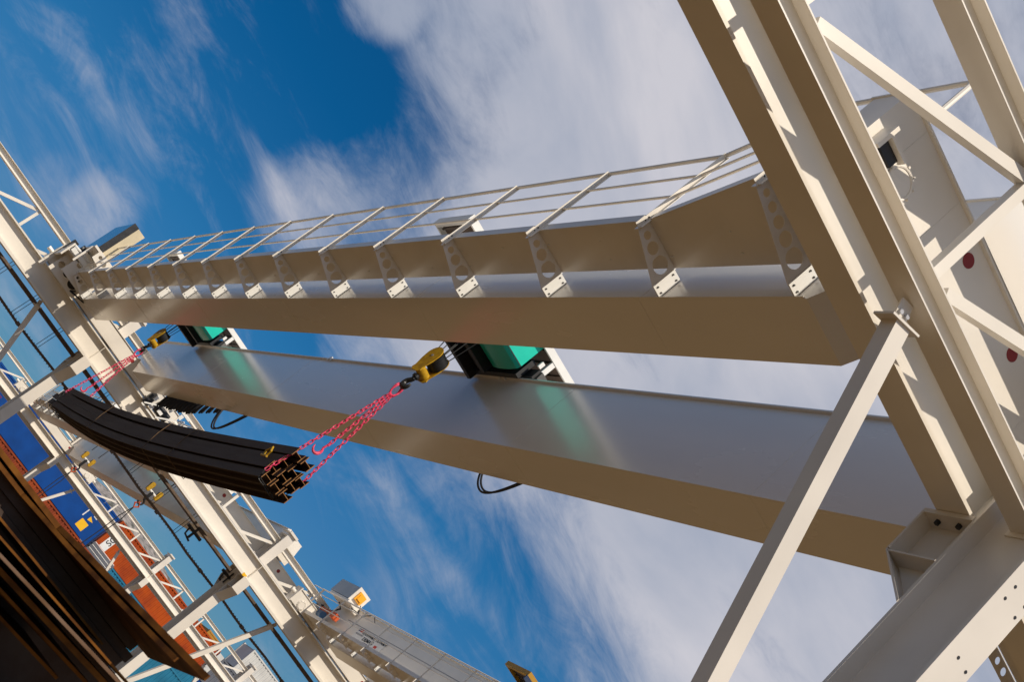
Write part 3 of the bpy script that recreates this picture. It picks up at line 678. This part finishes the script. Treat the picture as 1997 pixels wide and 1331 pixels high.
def sling(x, y, lx, lz, rx, rz, hz, hy, lab, wrap_z, hook_low):
    RZ = 5.41 if y < 20 else 5.50
    t = thing('chain_sling', lab, 'chain sling', (x, y, 5.6), 'pink chain slings holding the steel')
    b = MB()
    for k, (dy, tilt) in enumerate(((0, .25), (.03, -.3))):
        pts = []
        for q in range(18):
            a_ = 2 * math.pi * q / 18; pts.append((x + .062 * math.cos(a_) + tilt * .05 * math.sin(a_), y + dy + .02 * math.cos(a_), RZ + .115 * math.sin(a_)))
        b.tube(pts, .013, 8, closed=True)
    part('master_ring', b, PINK, t, True)
    for nm, P1 in (('chain_leg', (lx, y - .05, lz)), ('chain_leg', (rx, y - .05, rz))):
        b = MB(); link_chain(b, (x + (.02 if P1[0] > x else -.02), y, RZ - .10), P1); part(nm, b, PINK, t)
    b = MB(); link_chain(b, (x, y, RZ - .10), (x + .01, y + hy, hz + .02)); part('chain_leg', b, PINK, t)
    # grab hook on the slack leg
    b = MB(); b.tube([(x + .01, y + hy, hz + .03), (x + .01, y + hy, hz - .03)], .02, 8)
    pts = [(x + .01, y + hy, hz)] + [(x - .045 + .065 * math.cos(a_), y + hy, hz - .16 + .075 * math.sin(a_)) for a_ in [.9 - q * .37 for q in range(12)]]
    b.tube(pts, [.014, .016, .019, .021, .023, .024, .024, .022, .020, .017, .014, .010, .005], 8)
    part('grab_hook', b, PINK, t, True)
    b = MB(); link_chain(b, (lx, y - .05, lz), (lx + .04, y - .05, wrap_z - .03)); link_chain(b, (lx + .04, y - .05, wrap_z - .03), (rx - .06, y - .05, wrap_z - .035)); link_chain(b, (rx - .06, y - .05, wrap_z - .035), (rx, y - .05, rz))
    part('wrap_chain', b, DARK, t)
    return t
s1 = sling(5.185, 16.50, 4.925, 3.30, 5.385, 3.55, 4.20, -.03, 'pink chain sling with open slack hook at the near end of the load', 3.205, True)
s2_ = sling(5.28, 31.85, 5.05, 3.60, 5.52, 3.60, 4.15, .0, 'pink chain sling at the far end of the load by the blue sky', 3.17, True)

# ---------------------------------------------------------------- the hanging steel
def hbeam(x, z, y0, y1, lab, w=.143, sag=.34):
    t = thing('steel_h_beam', lab, 'steel beam', (x, (y0 + y1) / 2, z), 'rusty H beams in the hanging bundle')
    def sagf(y): u = (y - 16.0) / 16.6; return -sag * math.sin(math.pi * min(1, max(0, u)))
    b = MB(); n_ = 24; tf, tw = .011, .008; hw = w / 2; rf = random.uniform(.0, .02)
    def sweep(xa, xb, za, zb):
        vs = []
        for i in range(n_ + 1):
            y = y0 + (y1 - y0) * i / n_; s_ = sagf(y); k_ = .009 * (y - 16.3); vs += [(xa + k_, y, za + s_), (xb + k_, y, za + s_), (xb + k_, y, zb + s_), (xa + k_, y, zb + s_)]
        fs = [(i * 4 + j, i * 4 + (j + 1) % 4, (i + 1) * 4 + (j + 1) % 4, (i + 1) * 4 + j) for i in range(n_) for j in range(4)]
        fs += [(0, 1, 2, 3)[::-1], tuple(n_ * 4 + j for j in range(4))]
        b.add(vs, fs)
    sweep(x - hw, x - hw + tf, z - hw, z + hw); sweep(x + hw - tf, x + hw, z - hw, z + hw); sweep(x - hw + tf, x + hw - tf, z - tw / 2, z + tw / 2)
    part('rolled_section', b, RUST, t)
    e = MB(); s_ = sagf(y0)
    e.box(x - hw, x - hw + tf, y0 - .003, y0, z - hw + s_, z + hw + s_); e.box(x + hw - tf, x + hw, y0 - .003, y0, z - hw + s_, z + hw + s_); e.box(x - hw + tf, x + hw - tf, y0 - .003, y0, z - tw / 2 + s_, z + tw / 2 + s_)
    part('cut_end', e, RUSTE, t)
P_ = .147; cnt = 0
rown = ['bottom', 'second', 'third', 'fourth', 'top']; cn_ = ['left', 'centre left', 'centre right', 'right']
for r_, (z, sg_, xs) in enumerate(((3.29, .30, (5.02, 5.165, 5.31)), (3.441, .29, (4.985, 5.13, 5.275)), (3.592, .275, (5.02, 5.165, 5.31)), (3.757, .25, (5.01, 5.155)))):
    for c_, x in enumerate(xs):
        y0 = 16.22 + (.20, .08, 0)[c_] + (.0, .06, .04, -.08)[r_] + random.uniform(-.03, .03)
        hbeam(x, z, y0, 32.2 + random.uniform(-.4, .4), 'long rusty H beam of the hanging bundle, %s layer, %s place' % (rown[(0, 1, 2, 4)[r_]], (('left', 'middle', 'right') if len(xs) == 3 else ('left', 'right'))[c_]), sag=sg_)
for i, (y, lab) in enumerate(((20.5, 'thin binding wire around the bundle near its middle'), (26.5, 'thin binding wire around the far half of the bundle'), (22.0, 'second thin binding wire around the bundle middle'))):
    s_ = -.30 * math.sin(math.pi * (y - 16) / 16.6); s2 = s_ * .84; k_ = .009 * (y - 16.3); b = MB()
    b.tube([(p_[0] + k_, p_[1] + y, p_[2]) for p_ in ((4.93, 0, 3.20 + s_), (4.905, .1, 3.55 + s_ * .9), (4.93, .2, 3.84 + s2), (5.25, .1, 3.84 + s2), (5.395, 0, 3.66 + s2), (5.395, 0, 3.20 + s_))], .007, 6, closed=True)
    tag(b.build('binding_wire', TARP), lab, 'wire')
tt = thing('turnbuckle', 'small yellow rusty shackle wedged on the side of the bundle', 'shackle', (4.9, 16.95, 3.5))
b = MB(); b.tube([(4.91, 16.9, 3.50), (4.89, 16.85, 3.58), (4.89, 16.95, 3.66), (4.90, 17.05, 3.58), (4.91, 17.0, 3.50)], .015, 8, closed=True); part('bow', b, YELL, tt, True)
b = MB(); b.cyl((4.905, 16.85, 3.50), (4.91, 17.08, 3.50), .017, 8); part('pin', b, YELL, tt, True)

# ---------------------------------------------------------------- next bay: double hooks with rope slings and their load
def twin_hook(x, y, z, lab, lx, ly, lz):
    t = thing('twin_hook_block', lab, 'hook block', (x, y, z), 'yellow twin hook blocks in the next bay')
    for s_ in (-1, 1):
        b = MB(); cx = x + s_ * .22
        pr = [(cx + .08 * math.cos(a_), z + .28 + .09 * math.sin(a_)) for a_ in [math.pi * q / 8 for q in range(9)]] + [(cx - .07, z + .05), (cx, z - .0), (cx + .07, z + .05)]
        b.prism(pr, 'y', y - .06, y - .045); b.prism(pr, 'y', y + .045, y + .06); b.box(cx - .065, cx + .065, y - .045, y + .045, z + .0, z + .12); o = part('pulley_housing', b, YELL, t)
        b = MB(); b.cyl((cx, y - .035, z + .25), (cx, y + .035, z + .25), .10, 20); sub('sheave', b, DARK, o, t, True)
        b = MB(); b.cyl((cx, y, z + .5), (cx, y, 7.0), .016, 6); part('wire_rope', b, RUBB, t)
    b = MB(); b.cyl((x - .28, y, z + .1), (x + .28, y, z + .1), .045, 10); part('crossbar', b, WHITEM, t)
    b = MB(); b.cyl((x, y, z + .12), (x, y, z - .25), .06, 10); b.tube([(x, y, z - .2)] + [(x + .10 * math.sin(q * .4), y, z - .38 + .11 * math.cos(q * .4)) for q in range(12)], .035, 8); part('hook', b, DARK, t, True)
    b = MB(); b.tube([(x, y, z - .42), (x + .1, y, z - .55), (x, y, z - .68), (x - .1, y, z - .55)], .035, 8, closed=True); part('shackle', b, ORNG, t, True)
    b = MB()
    for s_ in (-1, 1):
        b.tube([(x, y, z - .66), (x + s_ * .07, y, z - 1.2), (x + s_ * .06 + (lx - x) * .5, y + (ly - y) * .5, (z + lz) / 2), (lx + s_ * .12, ly, lz)], .017, 6)
    part('rope_sling', b, RUBB, t, True)
twin_hook(11.72, 56.0, 5.30, 'yellow twin hook block of the next bay crane, left one', 11.72, 56, 1.4)
twin_hook(11.72, 45.2, 5.35, 'yellow twin hook block of the next bay crane, right one', 11.72, 45.2, 1.35)
b = MB(); b.box(11.2, 12.2, 43, 58, .95, 1.35)
ld = thing('steel_load', 'dark steel load hanging in the next bay behind the plate stack', 'steel load', (11.7, 50.5, .95)); part('slab', b, RUST, ld)
# small block and tackle on the tray near the third column
bt = thing('cable_tensioner', 'dark cable tensioner hanging from the brown tray below the load', 'cable fitting', (10.9, 36.9, 4.75))
b = MB(); b.cyl((10.9, 36.8, 4.72), (11.5, 36.8, 4.72), .05, 10); b.cyl((11.2, 36.8, 4.5), (11.2, 36.8, 4.9), .04, 10); b.tube([(11.0, 36.8, 4.7), (11.05, 36.8, 4.5), (11.3, 36.8, 4.45)], .03, 6); part('tackle', b, DARK, bt, True)
bt2 = copy_tree(bt, (12.6, 36.9, 4.78), 'dark cable tensioner beside the bracket of the middle runway column')

# ---------------------------------------------------------------- containers
def corr(b, x0, x1, y, z0, z1, depth=.045, pitch=.28):
    n_ = int((x1 - x0) / pitch); p = (x1 - x0) / n_; pts = []
    for i in range(n_): xx = x0 + i * p; pts += [(xx, y), (xx + p * .25, y), (xx + p * .42, y + depth), (xx + p * .72, y + depth), (xx + p * .9, y)]
    pts.append((x1, y)); k = len(pts)
    b.add([(q[0], q[1], z0) for q in pts] + [(q[0], q[1], z1) for q in pts], [(i, i + 1, k + i + 1, k + i) for i in range(k - 1)])
def container(x0, x1, y, z0, z1, m, lab, smooth_panel=False, rot=0.0, railm=None):
    t = thing('shipping_container', lab, 'container', ((x0 + x1) / 2, y + 1.22, z0), 'stacked shipping containers')
    b = MB(); wd = 2.44
    if smooth_panel: b.box(x0 + .1, x1 - .1, y + .03, y + .05, z0 + .15, z1 - .1)
    else: corr(b, x0 + .1, x1 - .1, y + .03, z0 + .15, z1 - .1)
    b.box(x0 + .1, x1 - .1, y + wd - .05, y + wd - .03, z0 + .15, z1 - .1); b.box(x0 + .1, x1 - .1, y + .08, y + wd - .08, z1 - .06, z1 - .03)
    b.box(x0 + .03, x0 + .05, y + .1, y + wd - .1, z0 + .15, z1 - .1); b.box(x1 - .05, x1 - .03, y + .1, y + wd - .1, z0 + .15, z1 - .1)
    part('side_wall', b, m, t)
    f = MB()
    for xx in (x0, x1 - .12):
        for yy in (y, y + wd - .12): f.box(xx, xx + .12, yy, yy + .12, z0 + .12, z1 - .12)
    for yy in (y + .002, y + wd - .102): f.box(x0 + .12, x1 - .12, yy, yy + .1, z0 + .01, z0 + .16); f.box(x0 + .12, x1 - .12, yy, yy + .1, z1 - .12, z1 - .01)
    fo = part('frame', f, railm or m, t)
    cc = MB()
    for xx in (x0 - .002, x1 - .176):
        for yy in (y - .002, y + wd - .17):
            for zz in (z0, z1 - .118): cc.box(xx, xx + .178, yy, yy + .17, zz, zz + .118)
    sub('corner_casting', cc, railm or m, fo, t)
    t.rotation_euler = (0, rot, 0)
    return t
# blue stack
YB, YO = 83.0, 92.0
zb, zt = 4.93, 7.48
cb1 = container(9.55, 21.70, YB, zb, zt, C_BLUE, 'bright blue container on top of the stack with yellow stickers at its right end', True, .0)
def stick(b, x0, x1, z0, z1, y): b.box(x0, x1, y - .004, y, z0, z1)
lo = tuple(cb1.location)
b = MB(); stick(b, 20.15, 20.75, zb + .28, zb + .86, YB + .03); b.prism([(20.4, zb + 1.0), (20.78, zb + 1.12), (20.4, zb + 1.3)], 'y', YB + .022, YB + .03); stick(b, 20.55, 20.75, zb + 1.78, zb + 1.98, YB + .03); part('yellow_sticker', b, YELL2, cb1)
b = MB(); stick(b, 20.5, 20.78, zb + 1.42, zb + 1.64, YB + .03); stick(b, 19.95, 20.02, zb + .95, zb + 1.85, YB + .03); part('white_sticker', b, WHITEM, cb1)
b = MB(); stick(b, 10.0, 11.5, zb + .35, zb + 1.0, YB + .03); ps = part('logo_panel', b, WHITEM, cb1)
text_mesh('logo_letter', 'R', .62, REDM, cb1, ((1, 0, 0), (0, 0, 1), (0, -1, 0), Vector((11.0, YB + .024, zb + .42)) - Vector(lo)), .001, 1.2)
b = MB(); stick(b, 10.0, 11.3, zb + 1.02, zb + 1.35, YB + .03); part('logo_band', b, mat('purple_marking', (.12, .01, .12), .5), cb1)
container(9.3, 9.45 + .05 - 12.2, YB, zb, zt, C_BLUE, 'x') if False else None
container(-3.0, 9.4, YB + .1, zb + .15, zt - .12, C_BLUE, 'blue container at the extreme left of the top row', True)
container(11.0, 23.15, YB - .1, 2.36, 4.90, C_BRWN, 'red brown container with ribbed wall under the bright blue one')
container(-1.4, 10.8, YB - .1, 2.36, 4.90, C_BRWN, 'red brown container lower row at the extreme left')
cbr = [o for o in bpy.data.objects if o.name.startswith('shipping_container') and 'under the bright' in o['label']][0]
text_mesh('id_number', '22 61719 1', .26, WHITEM, cbr, ((0, 0, 1), (-1, 0, 0), (0, -1, 0), Vector((22.35, YB - .115, 2.95)) - Vector(cbr.location)), .001, 1.0)
container(11.0, 23.15, YB - .1, -.22, 2.33, C_TEAL, 'teal container two below the bright blue one')
container(11.0, 23.15, YB - .1, -2.80, -.25, C_BRWN, 'brown container at the bottom of the blue stack')
# flat racks and small blue end
fr = thing('flat_rack', 'pile of folded dark flat racks with pale stripes between the stacks', 'flat rack', (24.3, YO - 4, 4.9), 'flat racks')
b = MB()
for i in range(4): b.box(23.1, 25.3, YO - 4, YO - 2, 4.92 + i * .25, 5.10 + i * .25)
part('rack_deck', b, C_GREY, fr)
b = MB()
for i in range(4): b.box(23.15, 25.2, YO - 4.02, YO - 4, 5.11 + i * .25, 5.15 + i * .25)
part('pale_edge', b, WHITEM, fr)
container(23.2, 35.4, YO - 4, 2.30, 4.9, C_TEAL, 'teal container carrying the folded flat racks')
# orange stack
zo, zp = 6.03, 8.42
oc = container(24.2, 36.3, YO, zo, zp, C_ORNG, 'rusty orange container with white lettered banner behind the distant runway', False, 0)
b = MB(); stick(b, 24.55, 25.15, zo + .12, zp - .6, YO + .02); bn = part('banner', b, WHITEM, oc)
text_mesh('banner_letters', 'SC', .62, BLACKM, oc, ((0, 0, 1), (-1, 0, 0), (0, -1, 0), Vector((25.08, YO + .010, zo + .58)) - Vector(oc.location)), .001, 1.0)
tc1 = container(24.6, 36.7, YO - .2, 3.36, 6.0, C_TEAL, 'teal container under the rusty orange one')
container(24.6, 36.7, YO - .2, .72, 3.33, C_TEAL, 'teal container second below the rusty orange one')
container(24.6, 36.7, YO - .2, -1.9, .69, C_BRWN, 'brown container third below the rusty orange one')
container(36.9, 43.0, YO, 6.1, 8.3, C_GREY, 'dark grey ribbed container right of the orange one', False)
container(36.9, 43.0, YO, 3.4, 6.05, C_BLUE, 'navy container below the dark grey one', False)
container(38.0, 44.0, YO + .3, 8.35, 10.4, C_WHIT, 'white container on top behind the truss at the bottom edge')
container(43.3, 49.3, YO, 6.1, 8.6, C_WHIT, 'white container beyond the dark grey one')
container(35.6, 37.0, YO + 3, 8.35, 9.0, mat('container_ochre', (.45, .22, .02), .6), 'small ochre tank container end above the orange one', True)
b = MB(); b.box(-5, 60, YB - 2, YO + 5, GZ, GZ + .06); structure(b.build('pavement', CONC))
b = MB(); b.box(36.35, 36.85, YO - .05, YO + .3, 3.3, 8.3); tag(b.build('white_post', C_WHIT), 'pale upright door post between the orange and grey containers', 'post')

# ---------------------------------------------------------------- the stack of plates and beams in the near left corner
def sheet(name, pts, z0, th, m, lab, droop=0):
    t = thing(name, lab, 'steel plate', (pts[1][0], pts[1][1], z0)); b = MB(); b.prism(pts, 'z', z0, z0 + th); part('plate', b, m, t)
    b = MB()
    for p, q in zip(pts[:6], pts[1:7]):
        d = (Vector((*q, 0)) - Vector((*p, 0))).normalized(); n_ = Vector((d.y, -d.x, 0)) * .003; P, Q = Vector((*p, z0)), Vector((*q, z0))
        b.add([P, Q, Q + n_, P + n_] + [v + Vector((0, 0, th)) for v in (P, Q, Q + n_, P + n_)], [(0, 1, 2, 3), (4, 7, 6, 5), (0, 4, 5, 1), (1, 5, 6, 2), (2, 6, 7, 3), (3, 7, 4, 0)])
    part('edge_strip', b, EDGE, t); return t  # front strip in the painted sunlit tone, plate body stays dark
sheet('steel_plate', [(-4.5, 4.963), (1.18, 4.964), (1.258, 4.534), (1.331, 4.288), (1.40, 3.998), (1.476, 3.652), (1.949, 5.415), (1.2, 6.4), (-4.5, 6.4)], .25, .020, PLATE, 'large rusty plate on top of the stack with its pointed corner towards the viewer')
sheet('steel_plate', [(-4.5, 4.95), (1.0, 4.95), (1.2, 4.6), (1.3, 4.32), (1.36, 4.02), (1.41, 3.75), (1.80, 5.5), (1.1, 6.3), (-4.5, 6.3)], .222, .016, PLATE, 'rusty plate just beneath the top one of the stack')

def slab(pa, pb, depth, th, m, lab, side=-4.6):
    """plate whose front edge runs pa -> pb, going back by depth"""
    (xa, ya, za), (xb, yb, zb_) = pa, pb; k = (side - xa) / (xb - xa); x0, y0, z0 = side, ya + (yb - ya) * k, za + (zb_ - za) * k
    b = MB(); vs = [(x0, y0, z0), (xb, yb, zb_), (xb + .1, yb + depth, zb_), (x0, y0 + depth, z0)]
    b.add(vs + [(v[0], v[1], v[2] - th) for v in vs], [(0, 1, 2, 3), (7, 6, 5, 4), (0, 4, 5, 1), (1, 5, 6, 2), (2, 6, 7, 3), (3, 7, 4, 0)])
    t = thing('steel_plate', lab, 'steel plate', pb); part('plate', b, m, t)
    e = MB(); a_, c_ = Vector(vs[0]), Vector(vs[1]); f_ = Vector((0, -.003, 0)); d_ = Vector((0, 0, -th))
    e.add([a_, c_, c_ + f_, a_ + f_, a_ + d_, c_ + d_, c_ + f_ + d_, a_ + f_ + d_], [(0, 1, 2, 3), (7, 6, 5, 4), (0, 4, 5, 1), (1, 5, 6, 2), (2, 6, 7, 3), (3, 7, 4, 0)])
    part('edge_strip', e, EDGE if m is PLATE else m, t)
slab((.913, 4.0, .042), (1.45, 3.6, .085), 1.5, .009, PLATEL, 'thin pale edged plate jutting from the middle of the stack')
slab((.96, 4.03, .020), (1.40, 3.66, .055), 1.4, .016, PLATE, 'rusty plate right under the pale edged one')
slab((1.0, 4.5, -.03), (1.42, 4.2, .01), 1.0, .012, PLATE, 'dark plate low in the stack')
slab((.9, 5.02, .222), (1.66, 4.78, .222), 1.3, .036, RUST, 'thick plate third in the stack, below the pointed ones')
slab((.9, 5.04, .184), (1.69, 4.80, .184), 1.3, .036, RUST, 'thick plate fourth in the stack')
slab((.9, 5.02, .146), (1.67, 4.78, .146), 1.3, .042, RUST, 'thick plate fifth in the stack')
for r in range(8):
    for c in range(2):
        y0 = 4.99 + c * .6; z = .10 - .345 * r
        t = thing('stacked_beam', 'dark rusty beam in the plate stack, layer %d below the plates, %s' % (r + 1, ('front', 'back')[c]), 'steel beam', (-1.3, y0, z - .34), 'dark beams under the plates')
        b = MB(); b.ibeam_x(-4.4 + .07 * r, 1.80 + .03 * ((r * 3 + c) % 4), y0, z - .34, .34, .34, .015, .01)
        part('rolled_section', b, RUST, t)
slab((.93, 4.2, .075), (1.50, 3.95, .10), 1.3, .007, PLATE, 'thin rusty sheet just above the pale edged plate')
slab((.95, 4.1, -.02), (1.36, 3.85, .012), 1.2, .010, PLATE, 'thin rusty sheet a little below the pale edged plate')
slab((.98, 4.25, -.075), (1.33, 4.05, -.045), 1.0, .010, PLATE, 'rusty sheet near the bottom corner of the picture')
slab((.90, 4.75, .12), (1.50, 4.55, .125), 1.0, .008, PLATE, 'thin sheet between the thick plates and the pale edged plate')
